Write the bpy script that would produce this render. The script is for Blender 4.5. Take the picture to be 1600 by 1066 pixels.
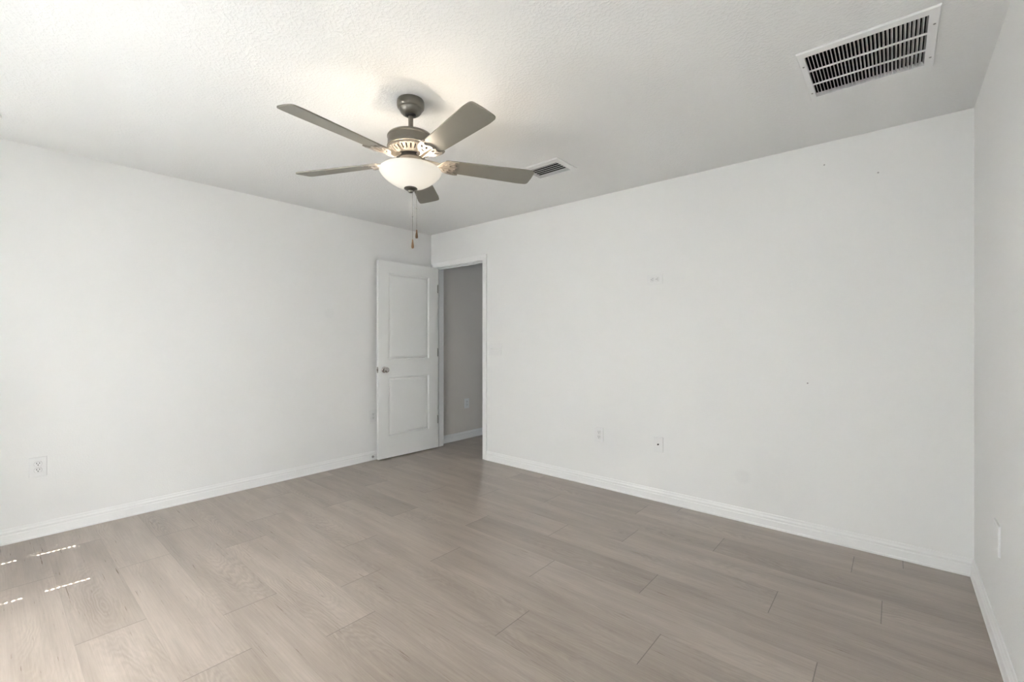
import bpy, bmesh, math, random
from mathutils import Vector, Matrix

for o in list(bpy.data.objects):
    bpy.data.objects.remove(o, do_unlink=True)
SC = bpy.context.scene
COL = SC.collection
PI = math.pi
random.seed(7)

# ------------------------------------------------------------------ room frame
# the corner of the left and back wall is the origin; back wall along +X, left wall along -Y
W, L, H = 4.39, 3.90, 2.44
WT = 0.115                      # wall thickness
HALL_W, HALL_L = 3.2, 4.0     # hallway beyond the door
DX0, DX1, DZ = 0.085, 0.832, 2.05   # door opening

# ------------------------------------------------------------------ camera
cam_d = bpy.data.cameras.new('camera')
cam_d.sensor_width = 36.0
cam_d.lens = 700.7 / 1600 * 36.0
cam_d.shift_y = -2.0 / 1600
cam_d.clip_start = 0.02
cam = bpy.data.objects.new('camera', cam_d)
COL.objects.link(cam)
cam.location = (4.0744, -3.3343, 1.233)
cam.rotation_euler = (PI / 2, 0, math.atan2(0.649, 0.761))
SC.camera = cam

# ------------------------------------------------------------------ world, sun, daylight, exposure
SC.view_settings.view_transform = 'Standard'
SC.view_settings.look = 'None'
SC.view_settings.exposure = 0.04
SC.view_settings.gamma = 1.0
SC.view_settings.use_curve_mapping = False
SC.cycles.use_light_tree = False
SC.cycles.sample_clamp_indirect = 0.0

wd = bpy.data.worlds.new('sky')
SC.world = wd
wd.use_nodes = True
wd.node_tree.nodes['Background'].inputs[0].default_value = (0.78, 0.88, 1.0, 1)
wd.node_tree.nodes['Background'].inputs[1].default_value = 1.0

SUN_T = 2.13                    # tangent of the sun's elevation
sun_d = bpy.data.lights.new('sun', 'SUN')
sun_d.energy = 75.0
sun_d.angle = math.radians(0.2)
sun_d.color = (1.0, 0.97, 0.92)
sun = bpy.data.objects.new('sun', sun_d)
COL.objects.link(sun)
sun.location = (2, -9, 8)
sun.rotation_euler = Vector((0.01, 1.0, -SUN_T)).to_track_quat('-Z', 'Y').to_euler()


def sky_light(name, x, z, w, h, watts, y=-L - 0.25, colour=(0.955, 0.985, 1.025)):
    """daylight for a window standing outside its glass"""
    d = bpy.data.lights.new(name, 'AREA')
    d.shape = 'RECTANGLE'
    d.size, d.size_y = w, h
    d.energy = watts
    d.color = colour
    o = bpy.data.objects.new(name, d)
    COL.objects.link(o)
    o.location = (x, y, z)
    o.rotation_euler = (PI / 2, 0, 0)      # shines along +Y
    return o


WIN1 = (0.13, 1.11, 0.85, 2.20)            # x0, x1, sill, head
ADDED_WIN2 = (1.35, 2.55, 0.40, 1.80)  # added middle window, sized and placed to light the room
ADDED_WIN3 = (3.05, 4.15, 0.40, 1.80)  # added right window, put in to brighten the right side
sky_light('daylight_left_window', 0.62, 1.50, 1.1, 1.5, 85)
sky_light('added_fill_middle', 1.95, 1.10, 1.3, 1.5, 185)  # added fill lamp behind the added middle window
sky_light('added_fill_right', 3.60, 1.10, 1.2, 1.5, 62)  # added fill lamp behind the added right window


# ------------------------------------------------------------------ helpers
def link_bm(name, bm, mat, parent=None, smooth=False, recalc=True):
    if recalc:
        bmesh.ops.recalc_face_normals(bm, faces=bm.faces[:])
    me = bpy.data.meshes.new(name)
    bm.to_mesh(me)
    bm.free()
    for m in (mat if isinstance(mat, (list, tuple)) else [mat]):
        me.materials.append(m)
    if smooth:
        for p in me.polygons:
            p.use_smooth = True
    o = bpy.data.objects.new(name, me)
    COL.objects.link(o)
    if parent:
        o.parent = parent
    return o


def sharp(o, ang=35):
    """smooth shading that keeps edges sharper than ang"""
    me = o.data
    bm = bmesh.new()
    bm.from_mesh(me)
    for f in bm.faces:
        f.smooth = True
    for e in bm.edges:
        if len(e.link_faces) == 2:
            e.smooth = e.calc_face_angle(0) < math.radians(ang)
    bm.to_mesh(me)
    bm.free()
    return o


def thing(name, label, cat, loc=(0, 0, 0), rot=(0, 0, 0), group=None):
    o = bpy.data.objects.new(name, None)
    COL.objects.link(o)
    o.location = loc
    o.rotation_euler = rot
    o.empty_display_size = 0.05
    o['label'] = label
    o['category'] = cat
    if group:
        o['group'] = group
    return o


def structure(o, label=None, cat=None):
    o['kind'] = 'structure'
    if label:
        o['label'] = label
    if cat:
        o['category'] = cat
    return o


def box(bm, x0, x1, y0, y1, z0, z1, bevel=0.0, seg=2):
    r = bmesh.ops.create_cube(bm, size=1.0)
    vs = r['verts']
    for v in vs:
        v.co = Vector(((x0 + x1) / 2 + v.co.x * (x1 - x0),
                       (y0 + y1) / 2 + v.co.y * (y1 - y0),
                       (z0 + z1) / 2 + v.co.z * (z1 - z0)))
    if bevel:
        es = list({e for v in vs for e in v.link_edges})
        bmesh.ops.bevel(bm, geom=es, offset=bevel, segments=seg, affect='EDGES', profile=0.5)


def lathe(bm, prof, seg=48, cx=0.0, cy=0.0, cap0=False, cap1=False):
    """profile [(r, z)...] turned round the vertical axis at (cx, cy)"""
    rings = []
    for r, z in prof:
        if r < 1e-6:
            rings.append([bm.verts.new((cx, cy, z))])
        else:
            rings.append([bm.verts.new((cx + r * math.cos(2 * PI * k / seg), cy + r * math.sin(2 * PI * k / seg), z)) for k in range(seg)])
    for a, b in zip(rings[:-1], rings[1:]):
        for k in range(seg):
            k2 = (k + 1) % seg
            if len(a) == 1 and len(b) == 1:
                continue
            if len(a) == 1:
                bm.faces.new((a[0], b[k2], b[k]))
            elif len(b) == 1:
                bm.faces.new((a[k], a[k2], b[0]))
            else:
                bm.faces.new((a[k], a[k2], b[k2], b[k]))
    if cap0 and len(rings[0]) > 1:
        bm.faces.new(rings[0])
    if cap1 and len(rings[-1]) > 1:
        bm.faces.new(rings[-1])
    return rings


def axis_lathe(prof, seg=32, mat4=None, cap0=True, cap1=True):
    bm = bmesh.new()
    lathe(bm, prof, seg, cap0=cap0, cap1=cap1)
    if mat4 is not None:
        bmesh.ops.transform(bm, matrix=mat4, verts=bm.verts[:])
    return bm


def holed_slab(u0, u1, v0, v1, holes, to, thick):
    """a slab over u,v with rectangular holes; to(u, v, w) gives the point at depth w (0 = face seen)"""
    us = sorted({u0, u1, *[c for h in holes for c in h[:2]]})
    vs = sorted({v0, v1, *[c for h in holes for c in h[2:]]})
    us = [u for u in us if u0 <= u <= u1]
    vs = [v for v in vs if v0 <= v <= v1]
    bm = bmesh.new()
    cache = {}

    def V(i, j, w):
        k = (i, j, w)
        if k not in cache:
            cache[k] = bm.verts.new(to(us[i], vs[j], thick * w))
        return cache[k]

    def solid(i, j):
        if not (0 <= i < len(us) - 1 and 0 <= j < len(vs) - 1):
            return False
        a, b = (us[i] + us[i + 1]) / 2, (vs[j] + vs[j + 1]) / 2
        return not any(h[0] < a < h[1] and h[2] < b < h[3] for h in holes)

    for i in range(len(us) - 1):
        for j in range(len(vs) - 1):
            if not solid(i, j):
                continue
            for w in (0, 1):
                bm.faces.new((V(i, j, w), V(i + 1, j, w), V(i + 1, j + 1, w), V(i, j + 1, w)))
            for di, dj, p, q in ((-1, 0, (i, j), (i, j + 1)), (1, 0, (i + 1, j), (i + 1, j + 1)), (0, -1, (i, j), (i + 1, j)), (0, 1, (i, j + 1), (i + 1, j + 1))):
                if not solid(i + di, j + dj):
                    bm.faces.new((V(*p, 0), V(*q, 0), V(*q, 1), V(*p, 1)))
    return bm


def sweep(bm, prof, p0, p1, out, m0=0.0, m1=0.0):
    """profile [(depth, height)...] along p0 -> p1; out = direction away from the wall; m0, m1 = mitre (shift along the run per unit depth)"""
    p0, p1, out = Vector(p0), Vector(p1), Vector(out)
    d = (p1 - p0).normalized()
    a = [bm.verts.new(p0 + out * t + Vector((0, 0, z)) + d * (m0 * t)) for t, z in prof]
    b = [bm.verts.new(p1 + out * t + Vector((0, 0, z)) + d * (m1 * t)) for t, z in prof]
    n = len(prof)
    for k in range(n):
        k2 = (k + 1) % n
        bm.faces.new((a[k], a[k2], b[k2], b[k]))
    bm.faces.new(a)
    bm.faces.new(b[::-1])


def outline_mesh(name, splines, depth, mat, parent=None, bevel=0.0, mat4=None):
    """flat plate from closed 2D outlines (the inner ones cut holes), with thickness"""
    cu = bpy.data.curves.new(name, 'CURVE')
    cu.dimensions = '2D'
    cu.fill_mode = 'BOTH'
    cu.extrude = depth / 2
    cu.bevel_depth = bevel
    cu.bevel_resolution = 1
    for pts in splines:
        s = cu.splines.new('POLY')
        s.points.add(len(pts) - 1)
        for p, (x, y) in zip(s.points, pts):
            p.co = (x, y, 0, 1)
        s.use_cyclic_u = True
    tmp = bpy.data.objects.new(name + '_outline', cu)
    COL.objects.link(tmp)
    dg = bpy.context.evaluated_depsgraph_get()
    me = bpy.data.meshes.new_from_object(tmp.evaluated_get(dg))
    bpy.data.objects.remove(tmp)
    bpy.data.curves.remove(cu)
    me.name = name
    me.materials.clear()
    me.materials.append(mat)
    if mat4 is not None:
        me.transform(mat4)
    o = bpy.data.objects.new(name, me)
    COL.objects.link(o)
    if parent:
        o.parent = parent
    return o


def rounded(pts, r, n=5):
    """round the corners of a closed polygon"""
    out = []
    m = len(pts)
    for i in range(m):
        p, a, b = Vector(pts[i]), Vector(pts[i - 1]), Vector(pts[(i + 1) % m])
        da, db = (a - p), (b - p)
        rr = min(r, da.length * 0.49, db.length * 0.49)
        s, e = p + da.normalized() * rr, p + db.normalized() * rr
        for k in range(n + 1):
            t = k / n
            q = s * (1 - t) ** 2 + p * 2 * t * (1 - t) + e * t * t
            out.append((q.x, q.y))
    return out


# ------------------------------------------------------------------ materials
def new_mat(name, col, rough=0.5, metal=0.0, spec=0.5):
    m = bpy.data.materials.new(name)
    m.use_nodes = True
    b = m.node_tree.nodes['Principled BSDF']
    b.inputs['Base Color'].default_value = (*col, 1)
    b.inputs['Roughness'].default_value = rough
    b.inputs['Metallic'].default_value = metal
    b.inputs['Specular IOR Level'].default_value = spec
    return m


def nd(m, kind, **kw):
    n = m.node_tree.nodes.new(kind)
    for k, v in kw.items():
        setattr(n, k, v)
    return n


def lk(m, a, b):
    m.node_tree.links.new(a, b)


def mth(m, op, a, b=None, c=None):
    n = nd(m, 'ShaderNodeMath', operation=op)
    for i, x in enumerate((a, b, c)):
        if x is None:
            continue
        if isinstance(x, (int, float)):
            n.inputs[i].default_value = x
        else:
            lk(m, x, n.inputs[i])
    return n.outputs[0]


def add_bump(m, scale, strength, dist, detail=3.0, rough=0.55, thresh=None):
    """small uneven relief, as rolled or sprayed texture"""
    tc = nd(m, 'ShaderNodeTexCoord')
    no = nd(m, 'ShaderNodeTexNoise')
    no.inputs['Scale'].default_value = scale
    no.inputs['Detail'].default_value = detail
    no.inputs['Roughness'].default_value = rough
    lk(m, tc.outputs['Object'], no.inputs['Vector'])
    h = no.outputs['Fac']
    if thresh:
        r = nd(m, 'ShaderNodeMapRange', interpolation_type='SMOOTHSTEP')
        r.inputs['From Min'].default_value, r.inputs['From Max'].default_value = thresh
        lk(m, h, r.inputs['Value'])
        h = r.outputs['Result']
    b = nd(m, 'ShaderNodeBump')
    b.inputs['Strength'].default_value = strength
    b.inputs['Distance'].default_value = dist
    lk(m, h, b.inputs['Height'])
    lk(m, b.outputs['Normal'], m.node_tree.nodes['Principled BSDF'].inputs['Normal'])


def add_marks(m, base, marks):
    """small nail holes and touched-up spots: (point, radius, soft, colour)"""
    b = m.node_tree.nodes['Principled BSDF']
    tc = nd(m, 'ShaderNodeTexCoord')
    prev = None
    for p, rad, soft, col in marks:
        v = nd(m, 'ShaderNodeVectorMath', operation='DISTANCE')
        lk(m, tc.outputs['Object'], v.inputs[0])
        v.inputs[1].default_value = p
        r = nd(m, 'ShaderNodeMapRange', interpolation_type='SMOOTHSTEP')
        r.inputs['From Min'].default_value = rad + soft
        r.inputs['From Max'].default_value = rad
        lk(m, v.outputs['Value'], r.inputs['Value'])
        mix = nd(m, 'ShaderNodeMix', data_type='RGBA')
        lk(m, r.outputs['Result'], mix.inputs[0])
        if prev is None:
            mix.inputs[6].default_value = (*base, 1)
        else:
            lk(m, prev, mix.inputs[6])
        mix.inputs[7].default_value = (*col, 1)
        prev = mix.outputs[2]
    lk(m, prev, b.inputs['Base Color'])


WALL = (0.90, 0.90, 0.885)
M = {}
for key, marks in (('left', [((0, -1.226, 1.482), 0.03, 0.035, (0.882, 0.882, 0.867))]),
                   ('back', [((3.661, 0, 0.961), 0.003, 0.002, (0.35, 0.34, 0.33)),
                             ((3.747, 0, 2.305), 0.003, 0.003, (0.5, 0.49, 0.48)),
                             ((4.003, 0, 2.196), 0.003, 0.003, (0.5, 0.49, 0.48)),
                             ((3.288, 0, 0.302), 0.03, 0.03, (0.868, 0.868, 0.855))]),
                   ('plain', None)):
    m = new_mat('wall_paint_' + key, WALL, 0.6, spec=0.25)
    add_bump(m, 130, 0.22, 0.003, 2.0)
    if marks:
        add_marks(m, WALL, marks)
    M['wall_' + key] = m
M['ceiling'] = new_mat('ceiling_texture', (0.89, 0.89, 0.875), 0.85, spec=0.1)
add_bump(M['ceiling'], 75, 0.24, 0.005, 3.0, 0.5, (0.44, 0.62))
M['trim'] = new_mat('trim_paint', (0.93, 0.93, 0.92), 0.35, spec=0.45)
M['door'] = new_mat('door_paint', (0.90, 0.905, 0.885), 0.38, spec=0.45)
M['plate'] = new_mat('white_plastic', (0.88, 0.88, 0.87), 0.35)
M['slot'] = new_mat('dark_slot', (0.05, 0.05, 0.05), 0.6)
M['grille'] = new_mat('white_enamel', (0.88, 0.88, 0.87), 0.45)
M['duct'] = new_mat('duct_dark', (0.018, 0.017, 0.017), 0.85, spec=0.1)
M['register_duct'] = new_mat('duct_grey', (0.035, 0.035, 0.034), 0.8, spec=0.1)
M['gap_shade'] = new_mat('plate_gap_shade', (0.30, 0.30, 0.30), 0.6)  # shade round each receptacle, put into a grey colour
M['chrome'] = new_mat('satin_nickel', (0.52, 0.50, 0.47), 0.25, 1.0)
M['hinge'] = new_mat('hinge_nickel', (0.45, 0.44, 0.42), 0.4, 1.0)
M['pewter'] = new_mat('antique_pewter', (0.215, 0.200, 0.172), 0.33, 0.8)
M['iron'] = new_mat('pewter_iron', (0.30, 0.27, 0.235), 0.42, 0.55)
M['dark_metal'] = new_mat('dark_steel', (0.04, 0.038, 0.035), 0.5, 0.6)
M['blade'] = new_mat('blade_taupe', (0.275, 0.258, 0.215), 0.46, 0.3, spec=0.9)
M['chain'] = new_mat('chain_metal', (0.36, 0.34, 0.31), 0.4, 0.8)
M['fob'] = new_mat('fob_wood', (0.21, 0.115, 0.055), 0.5)
M['ground'] = new_mat('outside_ground', (0.32, 0.32, 0.28), 0.9)
M['brick'] = new_mat('stucco', (0.6, 0.58, 0.54), 0.9)

# frosted bowl: white glass lit from within
m = bpy.data.materials.new('frosted_glass')
m.use_nodes = True
nt = m.node_tree
nt.nodes.clear()
out = nd(m, 'ShaderNodeOutputMaterial')
tr = nd(m, 'ShaderNodeBsdfTranslucent')
tr.inputs['Color'].default_value = (0.16, 0.155, 0.142, 1)
df = nd(m, 'ShaderNodeBsdfPrincipled')
df.inputs['Base Color'].default_value = (0.88, 0.87, 0.83, 1)
df.inputs['Roughness'].default_value = 0.25
em = nd(m, 'ShaderNodeEmission')
em.inputs['Color'].default_value = (1.0, 0.96, 0.86, 1)
em.inputs['Strength'].default_value = 0.34
mx = nd(m, 'ShaderNodeMixShader')
mx.inputs[0].default_value = 0.45
ad = nd(m, 'ShaderNodeAddShader')
lk(m, df.outputs[0], mx.inputs[1])
lk(m, tr.outputs[0], mx.inputs[2])
lk(m, mx.outputs[0], ad.inputs[0])
lk(m, em.outputs[0], ad.inputs[1])
lk(m, ad.outputs[0], out.inputs[0])
M['bowl'] = m

# blind slats: white vinyl that lets some daylight through
m = bpy.data.materials.new('blind_vinyl')
m.use_nodes = True
nt = m.node_tree
nt.nodes.clear()
out = nd(m, 'ShaderNodeOutputMaterial')
tr = nd(m, 'ShaderNodeBsdfTranslucent')
tr.inputs['Color'].default_value = (0.95, 0.95, 0.95, 1)
df = nd(m, 'ShaderNodeBsdfDiffuse')
df.inputs['Color'].default_value = (0.88, 0.88, 0.87, 1)
mx = nd(m, 'ShaderNodeMixShader')
mx.inputs[0].default_value = 0.55
lk(m, df.outputs[0], mx.inputs[1])
lk(m, tr.outputs[0], mx.inputs[2])
lk(m, mx.outputs[0], out.inputs[0])
M['blind'] = m
m2 = m.copy()
m2.name = 'blind_vinyl_dense'
for n_ in m2.node_tree.nodes:
    if n_.type == 'MIX_SHADER':
        n_.inputs[0].default_value = 0.10
M['blind_dense'] = m2

# thin window pane
m = bpy.data.materials.new('window_glass')
m.use_nodes = True
nt = m.node_tree
nt.nodes.clear()
out = nd(m, 'ShaderNodeOutputMaterial')
tp = nd(m, 'ShaderNodeBsdfTransparent')
gl = nd(m, 'ShaderNodeBsdfGlossy')
gl.inputs['Roughness'].default_value = 0.02
mx = nd(m, 'ShaderNodeMixShader')
mx.inputs[0].default_value = 0.06
lk(m, tp.outputs[0], mx.inputs[1])
lk(m, gl.outputs[0], mx.inputs[2])
lk(m, mx.outputs[0], out.inputs[0])
M['glass'] = m

# vinyl plank: tone and grain run in each plank's own coordinates
PL, PW = 1.22, 0.2286
m = new_mat('oak_plank', (0.4, 0.34, 0.28), 0.36, spec=1.0)
bs = m.node_tree.nodes['Principled BSDF']
uv = nd(m, 'ShaderNodeUVMap', uv_map='plank')
tone = nd(m, 'ShaderNodeAttribute', attribute_name='tone')
seed = nd(m, 'ShaderNodeAttribute', attribute_name='seed')
sp = nd(m, 'ShaderNodeSeparateXYZ')
lk(m, uv.outputs[0], sp.inputs[0])
pu, pv = sp.outputs[0], sp.outputs[1]
so = mth(m, 'MULTIPLY', seed.outputs['Fac'], 37.0)


def vec(x, y, z):
    c = nd(m, 'ShaderNodeCombineXYZ')
    for i, a in enumerate((x, y, z)):
        if isinstance(a, (int, float)):
            c.inputs[i].default_value = a
        else:
            lk(m, a, c.inputs[i])
    return c.outputs[0]


def noise(v, sc, det=4.0, ro=0.55):
    n = nd(m, 'ShaderNodeTexNoise')
    n.inputs['Scale'].default_value = sc
    n.inputs['Detail'].default_value = det
    n.inputs['Roughness'].default_value = ro
    lk(m, v, n.inputs['Vector'])
    return n.outputs['Fac']


wob = noise(vec(mth(m, 'MULTIPLY', pu, 1.6), mth(m, 'MULTIPLY', pv, 7.0), so), 2.2, 3.0)
broad = noise(vec(mth(m, 'MULTIPLY', pu, 0.9), mth(m, 'MULTIPLY', pv, 6.0), mth(m, 'ADD', so, 5.0)), 1.7, 3.0)
fine = noise(vec(mth(m, 'MULTIPLY', pu, 3.0), mth(m, 'MULTIPLY', pv, 110.0), so), 1.5, 4.0, 0.65)
# cathedral figure: long nested arches about a centre that differs from plank to plank
cu_ = mth(m, 'MULTIPLY', mth(m, 'SUBTRACT', pu, mth(m, 'MULTIPLY', seed.outputs['Fac'], PL)), 0.16)
cv_ = mth(m, 'SUBTRACT', pv, mth(m, 'ADD', 0.06, mth(m, 'MULTIPLY', mth(m, 'FRACT', mth(m, 'MULTIPLY', seed.outputs['Fac'], 7.3)), 0.11)))
rr = mth(m, 'SQRT', mth(m, 'ADD', mth(m, 'MULTIPLY', cu_, cu_), mth(m, 'MULTIPLY', cv_, cv_)))
rr = mth(m, 'ADD', rr, mth(m, 'MULTIPLY', wob, 0.075))
arch = mth(m, 'SINE', mth(m, 'MULTIPLY', rr, 520.0))
patch = noise(vec(mth(m, 'MULTIPLY', pu, 1.1), mth(m, 'MULTIPLY', pv, 4.0), mth(m, 'ADD', so, 11.0)), 1.6, 2.0)
arch = mth(m, 'MULTIPLY', arch, mth(m, 'MAXIMUM', mth(m, 'MULTIPLY', mth(m, 'SUBTRACT', patch, 0.44), 4.0), 0.0))
val = mth(m, 'ADD', mth(m, 'MULTIPLY', mth(m, 'SUBTRACT', broad, 0.5), 0.95),
          mth(m, 'ADD', mth(m, 'MULTIPLY', mth(m, 'SUBTRACT', fine, 0.5), 0.62), mth(m, 'MULTIPLY', arch, 0.11)))
val = mth(m, 'ADD', mth(m, 'ADD', val, tone.outputs['Fac']), 0.5)
ramp = nd(m, 'ShaderNodeValToRGB')
cr = ramp.color_ramp
cr.elements[0].position = 0.0
cr.elements[0].color = (0.225, 0.182, 0.147, 1)
cr.elements[1].position = 1.0
cr.elements[1].color = (0.53, 0.455, 0.390, 1)
e = cr.elements.new(0.5)
e.color = (0.365, 0.306, 0.257, 1)
lk(m, mth(m, 'MAXIMUM', val, 0.17), ramp.inputs[0])
du = mth(m, 'MINIMUM', pu, mth(m, 'SUBTRACT', PL, pu))
dv = mth(m, 'MINIMUM', pv, mth(m, 'SUBTRACT', PW, pv))
s1 = nd(m, 'ShaderNodeMapRange')
s1.inputs['From Min'].default_value, s1.inputs['From Max'].default_value = 0.0008, 0.0024
s1.inputs['To Min'].default_value = 0.42
lk(m, du, s1.inputs['Value'])
s2 = nd(m, 'ShaderNodeMapRange')
s2.inputs['From Min'].default_value, s2.inputs['From Max'].default_value = 0.0004, 0.0016
s2.inputs['To Min'].default_value = 0.86
lk(m, dv, s2.inputs['Value'])
seam = mth(m, 'MULTIPLY', s1.outputs[0], s2.outputs[0])
mx = nd(m, 'ShaderNodeMix', data_type='RGBA', blend_type='MULTIPLY')
mx.inputs[0].default_value = 1.0
lk(m, ramp.outputs[0], mx.inputs[6])
cs = nd(m, 'ShaderNodeCombineColor')
for i in range(3):
    lk(m, seam, cs.inputs[i])
lk(m, cs.outputs[0], mx.inputs[7])
lk(m, mx.outputs[2], bs.inputs['Base Color'])
lk(m, mth(m, 'ADD', 0.23, mth(m, 'MULTIPLY', fine, 0.14)), bs.inputs['Roughness'])
bp = nd(m, 'ShaderNodeBump')
bp.inputs['Strength'].default_value = 0.05
bp.inputs['Distance'].default_value = 0.002
lk(m, mth(m, 'MULTIPLY', fine, seam), bp.inputs['Height'])
lk(m, bp.outputs[0], bs.inputs['Normal'])
M['floor'] = m

# ------------------------------------------------------------------ setting: floor
# end joints of the rows as laid; the rows run along the back wall
ROW0 = -3.103
JOINT = {-4: 0.3, -3: 0.95, -2: 0.42, -1: 0.74, 0: 1.56, 1: 0.90, 2: 0.57, 3: 1.06, 4: 0.755, 5: 1.59, 6: 2.11, 7: 1.41,
         8: 0.69, 9: 1.20, 10: 1.59, 11: 0.83, 12: 1.46, 13: 0.45, 14: 1.0, 15: 0.3, 16: 0.7, 17: 0.15}
TONE = {(7, 1): -.15, (8, 0): -.12, (8, 2): -.17, (7, 2): .04, (6, 2): -.06, (5, 2): -.06, (4, 1): -.02, (2, 1): -.03, (1, 1): .04, (0, 1): -.08,
        (3, 1): .07, (4, 2): -.03, (9, 2): .0, (9, 3): -.06, (5, 1): .03, (6, 1): .05, (12, 2): -.08, (11, 2): -.03, (11, 1): -.04, (0, 0): .12, (-1, 1): .0}


def build_floor():
    bm = bmesh.new()
    uvl = bm.loops.layers.uv.new('plank')
    tl = bm.faces.layers.float.new('tone')
    sl = bm.faces.layers.float.new('seed')
    rng = random.Random(11)
    for k in range(-4, 26):
        ya, yb = ROW0 + PW * k, ROW0 + PW * (k + 1)
        j0 = JOINT.get(k, rng.uniform(0, PL))
        while j0 > 0.0:
            j0 -= PL
        idx = -1
        # index planks so that plank 0 is the one whose right end is the first joint above 0
        x = j0
        while x < W:
            idx += 1
            tone_v = TONE.get((k, idx), rng.uniform(-0.09, 0.09))
            seed_v = rng.random()
            for (rx0, rx1, ry0, ry1) in ((-0.02, W + 0.02, -L - 0.02, 0.0), (DX0, DX1, 0.0, WT), (-0.02, HALL_W + 0.02, WT, WT + HALL_L)):
                a0, a1 = max(x, rx0), min(x + PL, rx1)
                b0, b1 = max(ya, ry0), min(yb, ry1)
                if a1 - a0 < 1e-5 or b1 - b0 < 1e-5:
                    continue
                vs = [bm.verts.new((p, q, 0)) for p, q in ((a0, b0), (a1, b0), (a1, b1), (a0, b1))]
                f = bm.faces.new(vs)
                f[tl] = tone_v
                f[sl] = seed_v
                for lp in f.loops:
                    lp[uvl].uv = (lp.vert.co.x - x, lp.vert.co.y - ya)
            x += PL
    bmesh.ops.remove_doubles(bm, verts=bm.verts[:], dist=1e-5)
    o = link_bm('floor', bm, M['floor'])
    structure(o, 'grey-brown oak-look plank floor of the empty room', 'floor')
    return o


build_floor()

# ------------------------------------------------------------------ setting: walls and ceiling
RET = (3.775, 4.178, -1.080, -0.668)        # opening of the return grille (x0, x1, y0, y1)
SUP = (2.070, 2.342, -0.840, -0.662)        # opening of the supply register

o = link_bm('ceiling', holed_slab(-WT, W + WT, -L - WT, 0.0, [RET, SUP], lambda u, v, w: (u, v, H + w), 0.08), M['ceiling'])
structure(o, 'white knockdown-textured ceiling of the room', 'ceiling')
o = link_bm('ceiling_hall', holed_slab(-WT, HALL_W + WT, 0.0, WT + HALL_L, [], lambda u, v, w: (u, v, H + w), 0.08), M['ceiling'])
structure(o, 'ceiling of the dim hallway', 'ceiling')
o = link_bm('wall_left', holed_slab(-L - WT, 0.0, -0.02, H, [], lambda u, v, w: (-w, u, v), WT), M['wall_left'])
structure(o, 'long white wall on the left', 'wall')
o = link_bm('wall_back', holed_slab(0.0, W, -0.02, H, [(DX0 - 0.018, DX1 + 0.018, -0.02, DZ + 0.018)], lambda u, v, w: (u, w, v), WT), M['wall_back'])
structure(o, 'wide white wall with the doorway', 'wall')
o = link_bm('wall_right', holed_slab(-L - WT, WT, -0.02, H, [], lambda u, v, w: (W + w, u, v), WT), M['wall_plain'])
structure(o, 'white wall at the right edge', 'wall')
RT = 0.115
o = link_bm('wall_rear', holed_slab(0.0, W, -0.02, H, [WIN1, ADDED_WIN2, ADDED_WIN3], lambda u, v, w: (u, -L - w, v), RT), M['wall_plain'])
structure(o, 'white wall with the windows', 'wall')
o = link_bm('wall_hall', holed_slab(WT, WT + HALL_L, -0.02, H, [], lambda u, v, w: (HALL_W + w, u, v), WT), M['wall_plain'])
structure(o, 'wall on the far side of the hallway', 'wall')
o = link_bm('wall_hall_end', holed_slab(0.0, HALL_W, -0.02, H, [], lambda u, v, w: (u, WT + HALL_L + w, v), 0.1), M['wall_plain'])
structure(o, 'end wall of the hallway', 'wall')
bm = bmesh.new()
box(bm, 1.20, 4.40, -L - WT - 0.85, -L - WT - 0.002, 1.92, 2.00)  # added slab, there to keep sun off the added windows
structure(link_bm('sun_blocker', bm, M['brick']), 'added flat slab outside, blocking the sun from two of the windows', 'sun_blocker')
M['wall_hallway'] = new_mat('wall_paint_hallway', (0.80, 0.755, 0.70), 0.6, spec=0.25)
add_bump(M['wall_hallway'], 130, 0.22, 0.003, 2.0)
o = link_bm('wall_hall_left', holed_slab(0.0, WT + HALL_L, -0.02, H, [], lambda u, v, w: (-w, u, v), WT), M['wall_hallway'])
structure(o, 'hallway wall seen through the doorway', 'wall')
bm = bmesh.new()
box(bm, -14, 18, -26, -L - RT - 0.02, -0.45, -0.25)
structure(link_bm('ground', bm, M['ground']), 'ground outside the windows', 'ground')

BASE = [(0, 0), (0.0165, 0), (0.0165, 0.010), (0.0135, 0.015), (0.0135, 0.051), (0.0095, 0.056), (0.0095, 0.063), (0.0115, 0.067),
        (0.0095, 0.073), (0.0065, 0.079), (0.0065, 0.086), (0.0045, 0.092), (0, 0.092)]
bm = bmesh.new()
sweep(bm, BASE, (0, -L, 0), (0, 0, 0), (1, 0, 0), 0, 0)
structure(link_bm('baseboard_left', bm, M['trim']), 'white moulded baseboard along the left wall', 'baseboard')
bm = bmesh.new()
sweep(bm, BASE, (DX1 + 0.062, 0, 0), (W, 0, 0), (0, -1, 0), 0, -1)
structure(link_bm('baseboard_back', bm, M['trim']), 'white moulded baseboard along the wall with the doorway', 'baseboard')
bm = bmesh.new()
sweep(bm, BASE, (W, 0, 0), (W, -L, 0), (-1, 0, 0), 1, 0)
structure(link_bm('baseboard_right', bm, M['trim']), 'white moulded baseboard along the right wall', 'baseboard')
bm = bmesh.new()
sweep(bm, BASE, (0, WT, 0), (0, WT + HALL_L, 0), (1, 0, 0), 0, 0)
structure(link_bm('baseboard_hall', bm, M['trim']), 'baseboard in the hallway seen through the doorway', 'baseboard')


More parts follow.
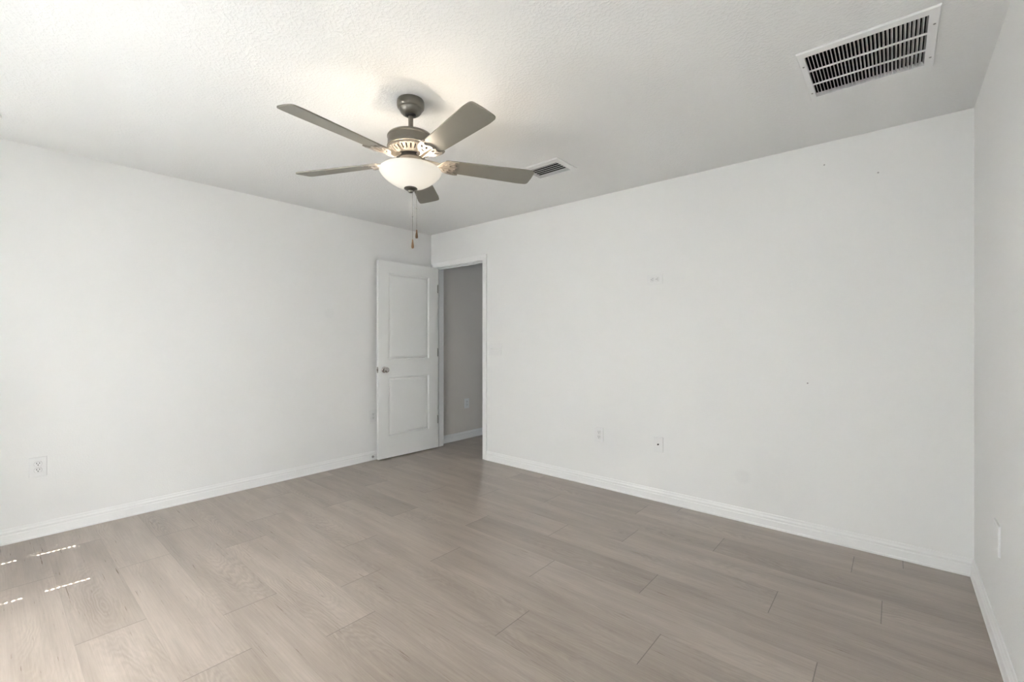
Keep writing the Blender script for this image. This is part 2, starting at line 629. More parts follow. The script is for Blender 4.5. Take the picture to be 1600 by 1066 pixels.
# door frame: jamb, stop and casing
def build_frame():
    root = bpy.data.objects.new('trim_1', None)
    COL.objects.link(root)
    structure(root, 'white casing and jamb round the doorway', 'door frame')
    bm = bmesh.new()
    box(bm, DX0 - 0.018, DX0, 0, WT, 0, DZ)
    link_bm('jamb', bm, M['trim'], root)
    bm = bmesh.new()
    box(bm, DX1, DX1 + 0.018, 0, WT, 0, DZ)
    link_bm('jamb', bm, M['trim'], root)
    bm = bmesh.new()
    box(bm, DX0 - 0.018, DX1 + 0.018, 0, WT, DZ, DZ + 0.018)
    link_bm('head_jamb', bm, M['trim'], root)
    for x0, x1 in ((DX0, DX0 + 0.011), (DX1 - 0.011, DX1)):
        bm = bmesh.new()
        box(bm, x0, x1, 0.038, 0.072, 0.001, DZ - 0.011, 0.003)
        link_bm('door_stop_strip', bm, M['trim'], root)
    bm = bmesh.new()
    box(bm, DX0, DX1, 0.038, 0.072, DZ - 0.011, DZ, 0.003)
    link_bm('door_stop_strip', bm, M['trim'], root)
    # casing profile: (offset outward from the opening, depth off the wall)
    prof = [(0, 0), (0, 0.008), (0.004, 0.011), (0.016, 0.012), (0.030, 0.013), (0.042, 0.016), (0.052, 0.017), (0.057, 0.015), (0.057, 0)]
    R = 0.005

    def casing(side, y, sgn):
        bm = bmesh.new()
        a, b = [], []
        for t, d in prof:
            yy = y + sgn * d
            if side == 'head':
                a.append(bm.verts.new((DX0 - R - t, yy, DZ + R + t)))
                b.append(bm.verts.new((DX1 + R + t, yy, DZ + R + t)))
            else:
                x = DX0 - R - t if side == 'l' else DX1 + R + t
                a.append(bm.verts.new((x, yy, 0)))
                b.append(bm.verts.new((x, yy, DZ + R + t)))
        n = len(prof)
        for k in range(n):
            bm.faces.new((a[k], a[(k + 1) % n], b[(k + 1) % n], b[k]))
        bm.faces.new(a)
        bm.faces.new(b[::-1])
        link_bm('head_casing' if side == 'head' else 'side_casing', bm, M['trim'], root)
    for s in ('l', 'r', 'head'):
        casing(s, 0, -1)
        casing(s, WT, 1)


build_frame()


# ------------------------------------------------------------------ setting: door leaf
def build_door():
    root = bpy.data.objects.new('door_1', None)
    COL.objects.link(root)
    structure(root, 'white two-panel door standing open against the left wall', 'door')
    TH, DW, Z0, Z1 = 0.035, 0.745, 0.012, 2.046
    ang = math.radians(2.5)
    # local frame: x from hinge to free edge, y = thickness (0 = face towards the left wall), z up
    root.location = (DX0 + 0.002, -0.004, 0)
    root.rotation_euler = (0, 0, -PI / 2 - ang)
    panels = [(0.117, DW - 0.117, 0.238, 0.842), (0.117, DW - 0.117, 1.027, 1.925)]
    prof = [(0, 0), (0.003, 0.0070), (0.009, 0.0140), (0.015, 0.0145), (0.021, 0.0075), (0.030, 0.0040), (0.046, 0.0028)]   # inset, depth
    bm = bmesh.new()
    for face_y, sg in ((0.0, 1), (TH, -1)):
        xs = [0, 0.117, DW - 0.117, DW]
        zs = [Z0, 0.238, 0.842, 1.027, 1.925, Z1]
        for i in range(3):
            for j in range(5):
                if i == 1 and j in (1, 3):
                    continue
                bm.faces.new([bm.verts.new((x, face_y, z)) for x, z in ((xs[i], zs[j]), (xs[i + 1], zs[j]), (xs[i + 1], zs[j + 1]), (xs[i], zs[j + 1]))])
        for x0, x1, z0, z1 in panels:
            loops = []
            for ins, dep in prof:
                y = face_y + sg * dep
                loops.append([bm.verts.new(c) for c in ((x0 + ins, y, z0 + ins), (x1 - ins, y, z0 + ins), (x1 - ins, y, z1 - ins), (x0 + ins, y, z1 - ins))])
            for a, b in zip(loops[:-1], loops[1:]):
                for k in range(4):
                    bm.faces.new((a[k], a[(k + 1) % 4], b[(k + 1) % 4], b[k]))
            bm.faces.new(loops[-1])
    for x in (0, DW):
        bm.faces.new([bm.verts.new(c) for c in ((x, 0, Z0), (x, TH, Z0), (x, TH, Z1), (x, 0, Z1))])
    for z in (Z0, Z1):
        bm.faces.new([bm.verts.new(c) for c in ((0, 0, z), (DW, 0, z), (DW, TH, z), (0, TH, z))])
    bmesh.ops.remove_doubles(bm, verts=bm.verts[:], dist=1e-5)
    link_bm('door_leaf', bm, M['door'], root)
    # knob, one each side, on a round rose
    kz, kx = 0.925, DW - 0.066
    kp = [(0.0, 0.0), (0.032, 0.0), (0.032, 0.004), (0.029, 0.008), (0.014, 0.010), (0.0115, 0.018), (0.0125, 0.026), (0.020, 0.031), (0.0265, 0.038),
          (0.0285, 0.046), (0.027, 0.053), (0.021, 0.058), (0.010, 0.0605), (0, 0.061)]
    up = Matrix.Translation((kx, TH, kz)) @ Matrix.Rotation(-PI / 2, 4, 'X')
    sharp(link_bm('door_knob', axis_lathe(kp, 40, up), M['chrome'], root), 50)
    dn = Matrix.Translation((kx, 0, kz)) @ Matrix.Rotation(PI / 2, 4, 'X') @ Matrix.Scale(0.72, 4, (0, 0, 1))
    sharp(link_bm('door_knob', axis_lathe(kp, 40, dn), M['chrome'], root), 50)
    bm = bmesh.new()
    box(bm, DW - 0.001, DW + 0.0016, 0.005, 0.030, kz - 0.029, kz + 0.029, 0.0005)
    lp = link_bm('latch_plate', bm, M['chrome'], root)
    bm = bmesh.new()
    box(bm, DW + 0.001, DW + 0.010, 0.011, 0.023, kz - 0.009, kz + 0.009, 0.003)
    link_bm('latch_bolt', bm, M['chrome'], lp)
    for z in (0.33, 1.09, 1.81):
        bm = bmesh.new()
        box(bm, -0.002, -0.0002, 0.003, 0.034, z - 0.045, z + 0.045)
        lathe(bm, [(0, z - 0.047), (0.0048, z - 0.046), (0.0048, z + 0.046), (0, z + 0.047)], 14, -0.004, TH + 0.001)
        link_bm('hinge', bm, M['hinge'], root)
    return root


build_door()


# ------------------------------------------------------------------ setting: unseen windows behind the camera; middle and right ones added for light
def build_window(idx, win, blind):
    x0, x1, z0, z1 = win
    root = bpy.data.objects.new('window_%d' % idx, None)
    COL.objects.link(root)
    structure(root, 'unseen window with closed white blind', 'window')
    ya, yb = -L - RT + 0.02, -L - RT + 0.075
    F = 0.045
    bm = bmesh.new()
    box(bm, x0, x0 + F, ya, yb, z0, z1)
    box(bm, x1 - F, x1, ya, yb, z0, z1)
    box(bm, x0 + F, x1 - F, ya, yb, z0, z0 + F)
    box(bm, x0 + F, x1 - F, ya, yb, z1 - F, z1)
    link_bm('window_frame', bm, M['trim'], root)
    bm = bmesh.new()
    box(bm, x0 + F, x1 - F, ya + 0.012, yb, (1.634 if idx == 1 else (z0 + z1) / 2), (1.69 if idx == 1 else (z0 + z1) / 2 + 0.056))
    link_bm('meeting_rail', bm, M['trim'], root)
    bm = bmesh.new()
    box(bm, x0 + F, x1 - F, ya + 0.024, ya + 0.028, z0 + F, z1 - F)
    link_bm('pane', bm, M['glass'], root)
    bm = bmesh.new()
    box(bm, x0 - 0.03, x1 + 0.03, -L - RT + 0.075, -L + 0.02, z0 - 0.022, z0, 0.004)
    link_bm('window_sill', bm, M['trim'], root)
    if True:
        yc = -L - 0.025
        bm = bmesh.new()
        box(bm, x0 + 0.004, x1 - 0.004, yc - 0.025, yc + 0.025, z1 - 0.05, z1, 0.003)
        link_bm('blind_headrail', bm, M['trim'], root)
        bm = bmesh.new()
        tilt = math.radians({1: 82, 2: 110, 3: 81}[idx])
        n = 27
        pitch = (z1 - 0.075 - z0 - 0.03) / n
        wid, th = 0.050, 0.0024
        lad = blind
        hw = 0.0052                      # half width of the cord hole
        ct, st = math.cos(tilt), math.sin(tilt)
        for k in range(n + 1):
            zc = z0 + 0.03 + pitch * k

            def piece(a, b, s0, s1):
                vs = []
                for x in (a, b):
                    for s in (s0, s1):
                        for t in (-th / 2, th / 2):
                            vs.append(bm.verts.new((x, yc + s * ct - t * st, zc + s * st + t * ct)))
                for q in ((0, 1, 3, 2), (4, 6, 7, 5), (0, 4, 5, 1), (2, 3, 7, 6), (0, 2, 6, 4), (1, 5, 7, 3)):
                    bm.faces.new([vs[i] for i in q])
            cuts = [x0 + 0.003, *[c for lx in lad for c in (lx - hw, lx + hw)], x1 - 0.003]
            for i in range(0, len(cuts), 2):
                piece(cuts[i], cuts[i + 1], -wid / 2, wid / 2)
            for lx in lad:
                piece(lx - hw, lx + hw, -wid / 2, -0.019)
                piece(lx - hw, lx + hw, 0.019, wid / 2)
        link_bm('blind_slats', bm, M['blind_dense' if idx == 1 else 'blind'], root)
    return root


build_window(1, WIN1, (0.337, 0.902))
build_window(2, ADDED_WIN2, ())
build_window(3, ADDED_WIN3, ())


# ------------------------------------------------------------------ ceiling fan
def build_fan():
    FX, FY = 2.2144, -1.942
    root = thing('ceiling_fan', 'five-blade pewter ceiling fan with lit frosted glass bowl and two pull chains', 'ceiling fan', (FX, FY, 0))
    # canopy against the ceiling
    can = [(0, H), (0.0645, H), (0.0665, H - 0.006), (0.0675, H - 0.016), (0.0675, H - 0.028), (0.0655, H - 0.037), (0.0610, H - 0.042), (0.0585, H - 0.043),
           (0.0570, H - 0.048), (0.0520, H - 0.058), (0.0440, H - 0.067), (0.0350, H - 0.0725), (0.0300, H - 0.074), (0.0270, H - 0.072), (0.0200, H - 0.066)]
    bm = bmesh.new()
    lathe(bm, can, 56)
    cn = sharp(link_bm('canopy', bm, M['pewter'], root), 40)
    bm = bmesh.new()
    lathe(bm, [(0.013, H - 0.060), (0.025, H - 0.064), (0.0265, H - 0.070), (0.021, H - 0.077), (0.013, H - 0.080)], 32)
    sharp(link_bm('hanger_ball', bm, M['dark_metal'], cn), 60)
    bm = bmesh.new()
    lathe(bm, [(0.0125, H - 0.062), (0.0125, 2.258)], 24)
    sharp(link_bm('downrod', bm, M['pewter'], root))
    # motor housing
    bm = bmesh.new()
    lathe(bm, [(0.012, 2.276), (0.024, 2.276), (0.026, 2.270), (0.060, 2.268), (0.098, 2.266), (0.108, 2.262), (0.1135, 2.255), (0.1155, 2.252), (0.1155, 2.247), (0.113, 2.245),
               (0.113, 2.206), (0.116, 2.203), (0.116, 2.198), (0.112, 2.196)], 72)
    sharp(link_bm('motor_housing', bm, M['pewter'], root), 40)
    # slotted cover under the motor
    bm = bmesh.new()
    NS, SUB = 28, 6
    seg = NS * SUB
    prof = [(0.114, 2.198), (0.110, 2.190), (0.103, 2.184), (0.080, 2.170), (0.072, 2.167), (0.068, 2.160)]
    rings = [[bm.verts.new((r * math.cos(2 * PI * k / seg), r * math.sin(2 * PI * k / seg), z)) for k in range(seg)] for r, z in prof]
    for i in range(len(prof) - 1):
        for k in range(seg):
            if i == 2 and k % SUB in (0, 1):
                continue
            bm.faces.new((rings[i][k], rings[i][(k + 1) % seg], rings[i + 1][(k + 1) % seg], rings[i + 1][k]))
    vc = link_bm('vented_cover', bm, M['iron'], root)
    sm = vc.modifiers.new('thickness', 'SOLIDIFY')
    sm.thickness = 0.003
    sm.offset = 1
    for p in vc.data.polygons:
        p.use_smooth = True
    bm = bmesh.new()
    lathe(bm, [(0, 2.196), (0.100, 2.196), (0.096, 2.188), (0.070, 2.174), (0.062, 2.170), (0.062, 2.156), (0.070, 2.155), (0.070, 2.146), (0.03, 2.146), (0, 2.146)], 48)
    sharp(link_bm('flywheel', bm, M['dark_metal'], root))
    # switch housing and fitter over the bowl
    bm = bmesh.new()
    lathe(bm, [(0.030, 2.152), (0.052, 2.150), (0.056, 2.146), (0.056, 2.122), (0.060, 2.118), (0.074, 2.112), (0.088, 2.108), (0.090, 2.104), (0.060, 2.102), (0, 2.102)], 48)
    fi = sharp(link_bm('light_fitter', bm, M['iron'], root), 40)
    for k in range(3):
        a = k * 2 * PI / 3 + 0.6
        mt = Matrix.Translation((0.055 * math.cos(a), 0.055 * math.sin(a), 2.130)) @ Matrix.Rotation(a, 4, 'Z') @ Matrix.Rotation(PI / 2, 4, 'Y')
        link_bm('fitter_screw', axis_lathe([(0.004, 0), (0.004, 0.005), (0.002, 0.007)], 12, mt), M['dark_metal'], fi)
    # glass bowl: outer skin, lip, inner skin
    outer = [(0.147, 2.092), (0.1525, 2.088), (0.154, 2.082), (0.151, 2.074), (0.143, 2.062), (0.126, 2.045), (0.102, 2.027), (0.075, 2.012), (0.045, 2.002), (0.012, 1.998)]
    inner = [(r - 0.004 if r > 0.02 else 0.012, z + 0.004) for r, z in outer[::-1]]
    bm = bmesh.new()
    prof = outer + inner
    rg = lathe(bm, prof, 72)
    for k in range(72):
        bm.faces.new((rg[-1][k], rg[-1][(k + 1) % 72], rg[0][(k + 1) % 72], rg[0][k]))
    sharp(link_bm('glass_bowl', bm, M['bowl'], root), 60)
    bm = bmesh.new()
    lathe(bm, [(0.006, 2.102), (0.006, 2.0)], 12)
    link_bm('bowl_rod', bm, M['dark_metal'], root)
    bm = bmesh.new()
    lathe(bm, [(0, 2.001), (0.030, 2.001), (0.0335, 1.998), (0.033, 1.994), (0.024, 1.989), (0.014, 1.986), (0.013, 1.980), (0.009, 1.976), (0, 1.975)], 40)
    sharp(link_bm('finial', bm, M['pewter'], root), 40)

    # blades: outline and iron in the blade's own frame, x outward, y across, z up
    pitch, ph0, zb = -0.216, -2.714, 2.131
    outl = rounded([(0.170, -0.048), (0.60, -0.066), (0.654, -0.062), (0.658, 0.0), (0.654, 0.062), (0.60, 0.066), (0.170, 0.048)], 0.018, 6)
    half = [(0.072, 0.009), (0.118, 0.008), (0.138, 0.011), (0.150, 0.024), (0.160, 0.038), (0.176, 0.049), (0.200, 0.056), (0.228, 0.060), (0.250, 0.057), (0.248, 0.049),
            (0.230, 0.045), (0.221, 0.036), (0.224, 0.025), (0.236, 0.015), (0.233, 0.007), (0.229, 0.0)]
    iron = rounded(half + [(x, -y) for x, y in half[-2::-1]], 0.005, 3)

    def lobe(cx, cy, a, b, rot, n=14):
        c, s = math.cos(rot), math.sin(rot)
        return [(cx + a * math.cos(t) * c - b * math.sin(t) * s, cy + a * math.cos(t) * s + b * math.sin(t) * c) for t in [2 * PI * k / n for k in range(n)]]
    holes = [lobe(0.203, 0.040, 0.017, 0.0055, 0.55), lobe(0.203, -0.040, 0.017, 0.0055, -0.55), lobe(0.207, 0.018, 0.013, 0.006, 0.15), lobe(0.207, -0.018, 0.013, 0.006, -0.15),
             lobe(0.172, 0.021, 0.012, 0.0055, 0.9), lobe(0.172, -0.021, 0.012, 0.0055, -0.9)]
    first = None
    for k in range(5):
        a = ph0 + k * 2 * PI / 5
        if first is None:
            bl = outline_mesh('blade', [outl], 0.0045, M['blade'], root, bevel=0.0008)
            tilt = Matrix.Rotation(pitch, 4, 'X')
            bl.data.transform(Matrix.Translation((0, 0, 0.002)))
            me = outline_mesh('blade_iron', [iron] + holes, 0.003, M['iron'], bl, bevel=0.0012)
            # the arm rises from the blade to the flywheel
            for v in me.data.vertices:
                x = v.co.x
                if x < 0.150:
                    t = min((0.150 - x) / 0.078, 1.0)
                    v.co.z += -0.0032 - 0.009 * math.sin(PI * t) + 0.024 * t * t * t
                else:
                    v.co.z += -0.0032
            sharp(me, 30)
            scr = []
            for sx, sy in ((0.236, 0.052), (0.236, -0.052), (0.226, 0.008)):
                bm = bmesh.new()
                bmesh.ops.create_uvsphere(bm, u_segments=12, v_segments=6, radius=0.0055)
                for v in bm.verts:
                    v.co = Vector((sx + v.co.x, sy + v.co.y, -0.0055 + v.co.z * 0.5))
                scr.append(link_bm('blade_screw', bm, M['iron'], bl, smooth=True))
            first = (bl, me, scr)
            ob = bl
        else:
            ob = first[0].copy()
            COL.objects.link(ob)
            ob.parent = root
            for src in (first[1], *first[2]):
                c = src.copy()
                COL.objects.link(c)
                c.parent = ob
        ob.matrix_local = Matrix.Translation((0, 0, zb)) @ Matrix.Rotation(a, 4, 'Z') @ Matrix.Rotation(pitch, 4, 'X')

    # pull chains with wooden fobs; local camera-right is (0.761, 0.649)
    for off, back, ztop, zbead, zf0, zf1 in ((0.012, -0.012, 1.980, 1.853, 1.738, 1.692), (0.026, 0.018, 1.992, 1.903, 1.794, 1.750)):
        cx, cy = off * 0.761 - back * 0.649, off * 0.649 + back * 0.761
        bm = bmesh.new()
        n = int((ztop - zf0) / 0.0036)
        for k in range(n):
            bmesh.ops.create_icosphere(bm, subdivisions=1, radius=0.00155, matrix=Matrix.Translation((cx, cy, ztop - (k + 0.5) * (ztop - zf0) / n)))
        lathe(bm, [(0.0007, ztop + 0.004), (0.0007, zf0)], 6, cx, cy)
        ch = link_bm('pull_chain', bm, M['chain'], root, smooth=True)
        bm = bmesh.new()
        lathe(bm, [(0, zbead + 0.006), (0.0028, zbead + 0.004), (0.0028, zbead - 0.004), (0, zbead - 0.006)], 12, cx, cy)
        link_bm('chain_connector', bm, M['chain'], ch, smooth=True)
        bm = bmesh.new()
        lathe(bm, [(0, zf0), (0.0028, zf0 - 0.001), (0.0036, zf0 - 0.012), (0.0058, zf0 - 0.026), (0.0070, zf0 - 0.036), (0.0062, zf0 - 0.043), (0.0036, zf1), (0, zf1 - 0.001)], 18, cx, cy)
        link_bm('chain_fob', bm, M['fob'], ch, smooth=True)['label'] = 'small wooden fob'

    # the lamp's own bulbs
    for a in (0.4, 0.4 + 2 * PI / 3, 0.4 + 4 * PI / 3):
        d = bpy.data.lights.new('bulb_light', 'POINT')
        d.energy = 3.8
        d.shadow_soft_size = 0.028
        d.color = (1.0, 0.86, 0.70)
        b = bpy.data.objects.new('bulb_light', d)
        COL.objects.link(b)
        b.parent = root
        b.location = (0.075 * math.cos(a), 0.075 * math.sin(a), 2.077)
    return root


build_fan()


# ------------------------------------------------------------------ ceiling grilles
def frame_ring(bm, x0, x1, y0, y1, ix0, ix1, iy0, iy1, z, drop, lip):
    """flat flange round an opening, with a turned edge: outer rim at the ceiling, face at z - drop"""
    loops = [[(x0, y0, z), (x1, y0, z), (x1, y1, z), (x0, y1, z)],
             [(x0, y0, z - drop * 0.5), (x1, y0, z - drop * 0.5), (x1, y1, z - drop * 0.5), (x0, y1, z - drop * 0.5)],
             [(x0 + lip, y0 + lip, z - drop), (x1 - lip, y0 + lip, z - drop), (x1 - lip, y1 - lip, z - drop), (x0 + lip, y1 - lip, z - drop)],
             [(ix0, iy0, z - drop), (ix1, iy0, z - drop), (ix1, iy1, z - drop), (ix0, iy1, z - drop)],
             [(ix0, iy0, z + 0.012), (ix1, iy0, z + 0.012), (ix1, iy1, z + 0.012), (ix0, iy1, z + 0.012)]]
    rg = [[bm.verts.new(p) for p in lp] for lp in loops]
    for a, b in zip(rg[:-1], rg[1:]):
        for k in range(4):
            bm.faces.new((a[k], a[(k + 1) % 4], b[(k + 1) % 4], b[k]))


def duct(name, x0, x1, y0, y1, z0, z1, mat, root):
    bm = bmesh.new()
    v = [[bm.verts.new(p) for p in ((x0, y0, z), (x1, y0, z), (x1, y1, z), (x0, y1, z))] for z in (z0, z1)]
    for k in range(4):
        bm.faces.new((v[0][k], v[0][(k + 1) % 4], v[1][(k + 1) % 4], v[1][k]))
    bm.faces.new(v[1])
    return link_bm(name, bm, mat, root)


def build_return():
    root = thing('return_air_grille', 'large white louvred return air grille in the ceiling above the right wall', 'air vent', (0, 0, 0))
    x0, x1, y0, y1 = 3.756, 4.204, -1.113, -0.638
    ix0, ix1, iy0, iy1 = RET[0] + 0.006, RET[1] - 0.006, RET[2] + 0.006, RET[3] - 0.006
    bm = bmesh.new()
    frame_ring(bm, x0, x1, y0, y1, ix0, ix1, iy0, iy1, H, 0.008, 0.003)
    link_bm('grille_frame', bm, M['grille'], root)
    # louvres along Y, each bent over its height
    n = 30
    p = (ix1 - ix0) / n
    bm = bmesh.new()
    for k in range(n + 1):
        xc = ix0 + p * k
        prof = [(0.0012, -0.0065), (0.0, -0.001), (-0.0022, 0.005), (-0.0052, 0.011)]
        rows = []
        for dx, dz in prof:
            rows.append([bm.verts.new((min(max(xc + dx + t, ix0), ix1), y, H + dz)) for t in (0, 0.0011) for y in (iy0, iy1)])
        for a, b in zip(rows[:-1], rows[1:]):
            bm.faces.new((a[0], a[1], b[1], b[0]))
            bm.faces.new((a[2], b[2], b[3], a[3]))
        bm.faces.new((rows[0][0], rows[0][2], rows[0][3], rows[0][1]))
        bm.faces.new((rows[-1][0], rows[-1][1], rows[-1][3], rows[-1][2]))
    link_bm('louvre', bm, M['grille'], root)
    for t in (1 / 3, 2 / 3):
        yc = iy0 + (iy1 - iy0) * t
        bm = bmesh.new()
        box(bm, ix0, ix1, yc - 0.0055, yc + 0.0055, H - 0.0078, H - 0.004)
        link_bm('crossbar', bm, M['grille'], root)
    for sx, sy in ((x0 + 0.014, iy0 + 0.075), (x0 + 0.014, iy1 - 0.05), (x1 - 0.014, iy0 + 0.075), (x1 - 0.014, iy1 - 0.06)):
        mt = Matrix.Translation((sx, sy, H - 0.008)) @ Matrix.Rotation(PI, 4, 'X')
        link_bm('screw', axis_lathe([(0.0045, 0), (0.0042, 0.0012), (0.0025, 0.0024)], 14, mt), M['hinge'], root)
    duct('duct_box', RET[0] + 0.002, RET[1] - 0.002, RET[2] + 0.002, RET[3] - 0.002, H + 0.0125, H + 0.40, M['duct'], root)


build_return()


def build_register():
    root = thing('supply_air_register', 'small white supply air register in the ceiling behind the fan blade tip', 'air vent', (0, 0, 0))
    x0, x1, y0, y1 = 2.036, 2.378, -0.885, -0.643
    ix0, ix1, iy0, iy1 = SUP[0] + 0.004, SUP[1] - 0.004, SUP[2] + 0.004, SUP[3] - 0.004
    bm = bmesh.new()
    frame_ring(bm, x0, x1, y0, y1, ix0, ix1, iy0, iy1, H, 0.010, 0.006)
    link_bm('register_frame', bm, M['grille'], root)
    n = 6
    p = (iy1 - iy0) / n
    bm = bmesh.new()
    for k in range(n):
        yc = iy0 + p * (k + 0.35)
        prof = [(-0.0060, -0.0122), (-0.001, -0.0118), (0.001, -0.0100), (0.004, -0.0058)]
        rows = []
        for dy, dz in prof:
            rows.append([bm.verts.new((x, yc + dy + t, H + dz)) for t in (0, 0.0012) for x in (ix0, ix1)])
        for a, b in zip(rows[:-1], rows[1:]):
            bm.faces.new((a[0], a[1], b[1], b[0]))
            bm.faces.new((a[2], b[2], b[3], a[3]))
        bm.faces.new((rows[0][0], rows[0][2], rows[0][3], rows[0][1]))
        bm.faces.new((rows[-1][0], rows[-1][1], rows[-1][3], rows[-1][2]))
    link_bm('louvre', bm, M['grille'], root)
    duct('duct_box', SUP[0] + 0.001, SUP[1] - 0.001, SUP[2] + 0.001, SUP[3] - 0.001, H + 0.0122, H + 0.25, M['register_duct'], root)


build_register()

bm = bmesh.new()
lathe(bm, [(0, H), (0.062, H), (0.064, H - 0.004), (0.064, H - 0.018), (0.056, H - 0.028), (0.030, H - 0.032), (0, H - 0.032)], 40, 0.415, -3.344)
o = sharp(link_bm('smoke_detector', bm, M['plate']))
o['label'] = 'round white detector on the ceiling, cut by the left edge of the photo'
o['category'] = 'smoke detector'


# ------------------------------------------------------------------ wall plates
# local frame of a plate: x across, z up, y out of the wall towards the room is -y
def wall_rot(side):
    return {'back': 0.0, 'left': PI / 2, 'right': -PI / 2}[side]


def plate_mesh(w, h, root, d=0.0065):
    bm = bmesh.new()
    a = [bm.verts.new((sx * w / 2, 0, sz * h / 2)) for sx, sz in ((-1, -1), (1, -1), (1, 1), (-1, 1))]
    b = [bm.verts.new((sx * w / 2, -d * 0.8, sz * h / 2)) for sx, sz in ((-1, -1), (1, -1), (1, 1), (-1, 1))]
    c = [bm.verts.new((sx * (w / 2 - 0.0025), -d, sz * (h / 2 - 0.0025))) for sx, sz in ((-1, -1), (1, -1), (1, 1), (-1, 1))]
    for p, q in ((a, b), (b, c)):
        for k in range(4):
            bm.faces.new((p[k], p[(k + 1) % 4], q[(k + 1) % 4], q[k]))
    bm.faces.new(c)
    bm.faces.new(a[::-1])
    return link_bm('cover_plate', bm, M['plate'], root)


def screw(root, x, z, d=0.0065):
    mt = Matrix.Translation((x, -d, z)) @ Matrix.Rotation(PI / 2, 4, 'X')
    link_bm('plate_screw', axis_lathe([(0.0032, -0.0005), (0.003, 0.0009), (0.0015, 0.0014)], 14, mt), M['grille'], root)


def outlet(label, side, loc, sideways=False, group=None):
    root = thing('electrical_outlet', label, 'outlet', loc, (0, 0, wall_rot(side)), group)
    if sideways:
        root.rotation_euler = (0, PI / 2, wall_rot(side))
    plate_mesh(0.0785, 0.122, root)
    for s in (1, -1):
        zc = s * 0.0195
        # receptacle face: a circle with flattened top and bottom
        pts = []
        for k in range(28):
            t = 2 * PI * k / 28
            pts.append((0.0172 * math.cos(t), max(-0.0140, min(0.0140, 0.0172 * math.sin(t)))))
        rc = outline_mesh('receptacle', [pts], 0.002, M['plate'], root, bevel=0.0006, mat4=Matrix.Translation((0, -0.0068, zc)) @ Matrix.Rotation(PI / 2, 4, 'X'))
        outline_mesh('receptacle_shade', [[(px * 1.07, py * 1.08) for px, py in pts]], 0.0012, M['gap_shade'], rc, mat4=Matrix.Translation((0, -0.0064, zc)) @ Matrix.Rotation(PI / 2, 4, 'X'))  # grey disc painted as the shade round the receptacle
        bm = bmesh.new()
        box(bm, -0.0080, -0.0048, -0.0090, -0.0080, zc + 0.0005, zc + 0.0085)
        link_bm('blade_slot', bm, M['slot'], rc)
        bm = bmesh.new()
        box(bm, 0.0048, 0.0080, -0.0090, -0.0080, zc + 0.0010, zc + 0.0080)
        link_bm('blade_slot', bm, M['slot'], rc)
        mt = Matrix.Translation((0, -0.0080, zc - 0.0065)) @ Matrix.Rotation(PI / 2, 4, 'X')
        link_bm('ground_hole', axis_lathe([(0.0028, 0), (0.0028, 0.001)], 14, mt), M['slot'], rc)
    screw(root, 0, 0)
    return root


outlet('white duplex outlet low on the left wall near the left edge', 'left', (0, -3.124, 0.438))
outlet('white duplex outlet on the left wall, half hidden behind the open door', 'left', (0, -0.757, 0.449))
outlet('white outlet on the hallway wall seen through the doorway', 'left', (0, 0.567, 0.438))
outlet('white duplex outlet low on the back wall, left of the cable plate', 'back', (2.193, 0, 0.438))
outlet('white outlet mounted sideways high on the back wall', 'back', (2.674, 0, 1.696), True)


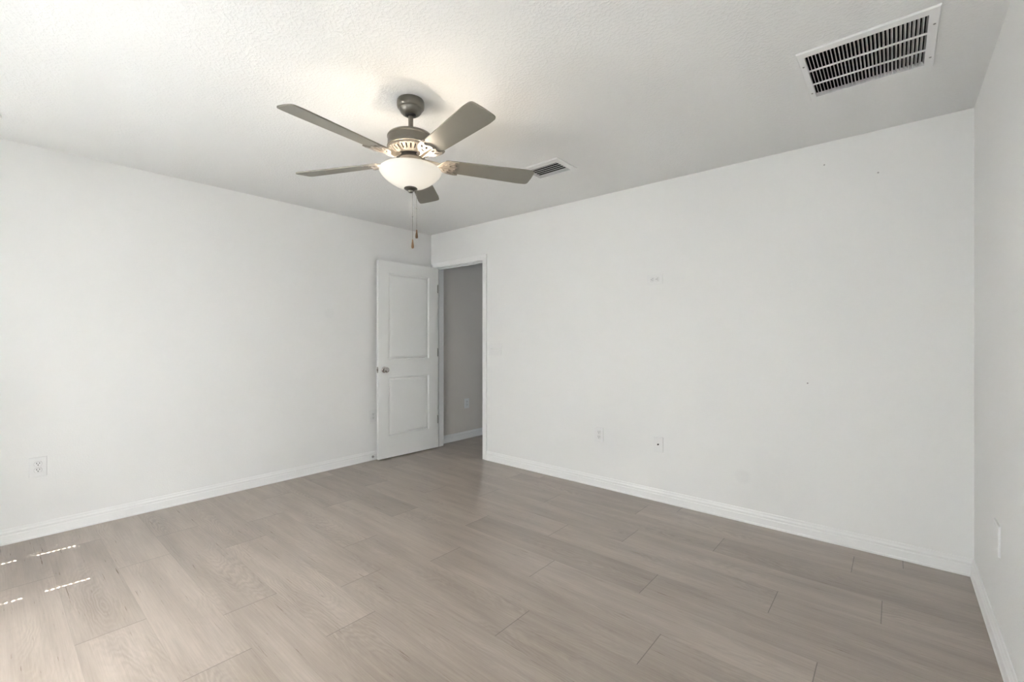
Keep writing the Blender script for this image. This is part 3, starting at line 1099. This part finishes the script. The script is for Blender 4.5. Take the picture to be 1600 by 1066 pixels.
def build_switch():
    root = thing('light_switch', 'white three-gang toggle switch plate beside the door casing', 'light switch', (1.010, 0, 1.138))
    plate_mesh(0.166, 0.122, root)
    for k, x in enumerate((-0.046, 0.0, 0.046)):
        bm = bmesh.new()
        box(bm, x - 0.0055, x + 0.0055, -0.0075, -0.0060, -0.013, 0.013)
        sl = link_bm('toggle_opening', bm, M['grille'], root)
        up = k == 0
        bm = bmesh.new()
        sgn = 1 if up else -1
        vs = []
        for x2, w in ((-0.0045, 0), (0.0045, 0)):
            vs.append([bm.verts.new((x + x2, y, z)) for y, z in ((-0.007, -0.009), (-0.007, 0.009), (-0.019, sgn * 0.0105 + 0.003), (-0.019, sgn * 0.0105 - 0.003))])
        for i in range(4):
            bm.faces.new((vs[0][i], vs[0][(i + 1) % 4], vs[1][(i + 1) % 4], vs[1][i]))
        bm.faces.new(vs[0])
        bm.faces.new(vs[1][::-1])
        link_bm('toggle', bm, M['plate'], sl)
        screw(root, x, 0.030)
        screw(root, x, -0.030)


build_switch()

root = thing('cable_plate', 'white wall plate with one dark coaxial socket low on the back wall', 'cable outlet', (2.703, 0, 0.434))
plate_mesh(0.072, 0.116, root)
mt = Matrix.Translation((0, -0.0063, 0)) @ Matrix.Rotation(PI / 2, 4, 'X')
link_bm('coaxial_socket', axis_lathe([(0.0055, 0), (0.0055, 0.004), (0.0047, 0.005), (0.0047, 0.011), (0.0036, 0.011), (0.0036, 0.006)], 6 * 3, mt, cap0=True, cap1=True), M['dark_metal'], root)
screw(root, 0, 0.042)
screw(root, 0, -0.042)

root = thing('wall_plate', 'white wall plate seen edge-on on the right wall', 'wall plate', (W, -0.705, 0.440), (0, 0, wall_rot('right')))
plate_mesh(0.118, 0.122, root)
screw(root, 0.023, 0.048)
screw(root, -0.023, 0.048)

# spring door stop on the baseboard behind the door
root = thing('door_stop', 'small metal door stop on the baseboard behind the open door', 'door stop', (0.0135, -0.768, 0.036))
mt = Matrix.Rotation(PI / 2, 4, 'Y')
sharp(link_bm('stop_base', axis_lathe([(0.012, 0), (0.012, 0.003), (0.007, 0.006)], 20, mt), M['hinge'], root))
bm = bmesh.new()
prof = []
for k in range(14):
    prof += [(0.0050, 0.006 + k * 0.0022), (0.0060, 0.0071 + k * 0.0022)]
lathe(bm, prof, 16, cap0=True, cap1=True)
bmesh.ops.transform(bm, matrix=mt, verts=bm.verts[:])
sharp(link_bm('spring', bm, M['hinge'], root), 20)
sharp(link_bm('rubber_tip', axis_lathe([(0.0065, 0.036), (0.0085, 0.038), (0.0085, 0.046), (0.006, 0.049)], 18, mt), M['plate'], root))['label'] = 'white rubber tip'
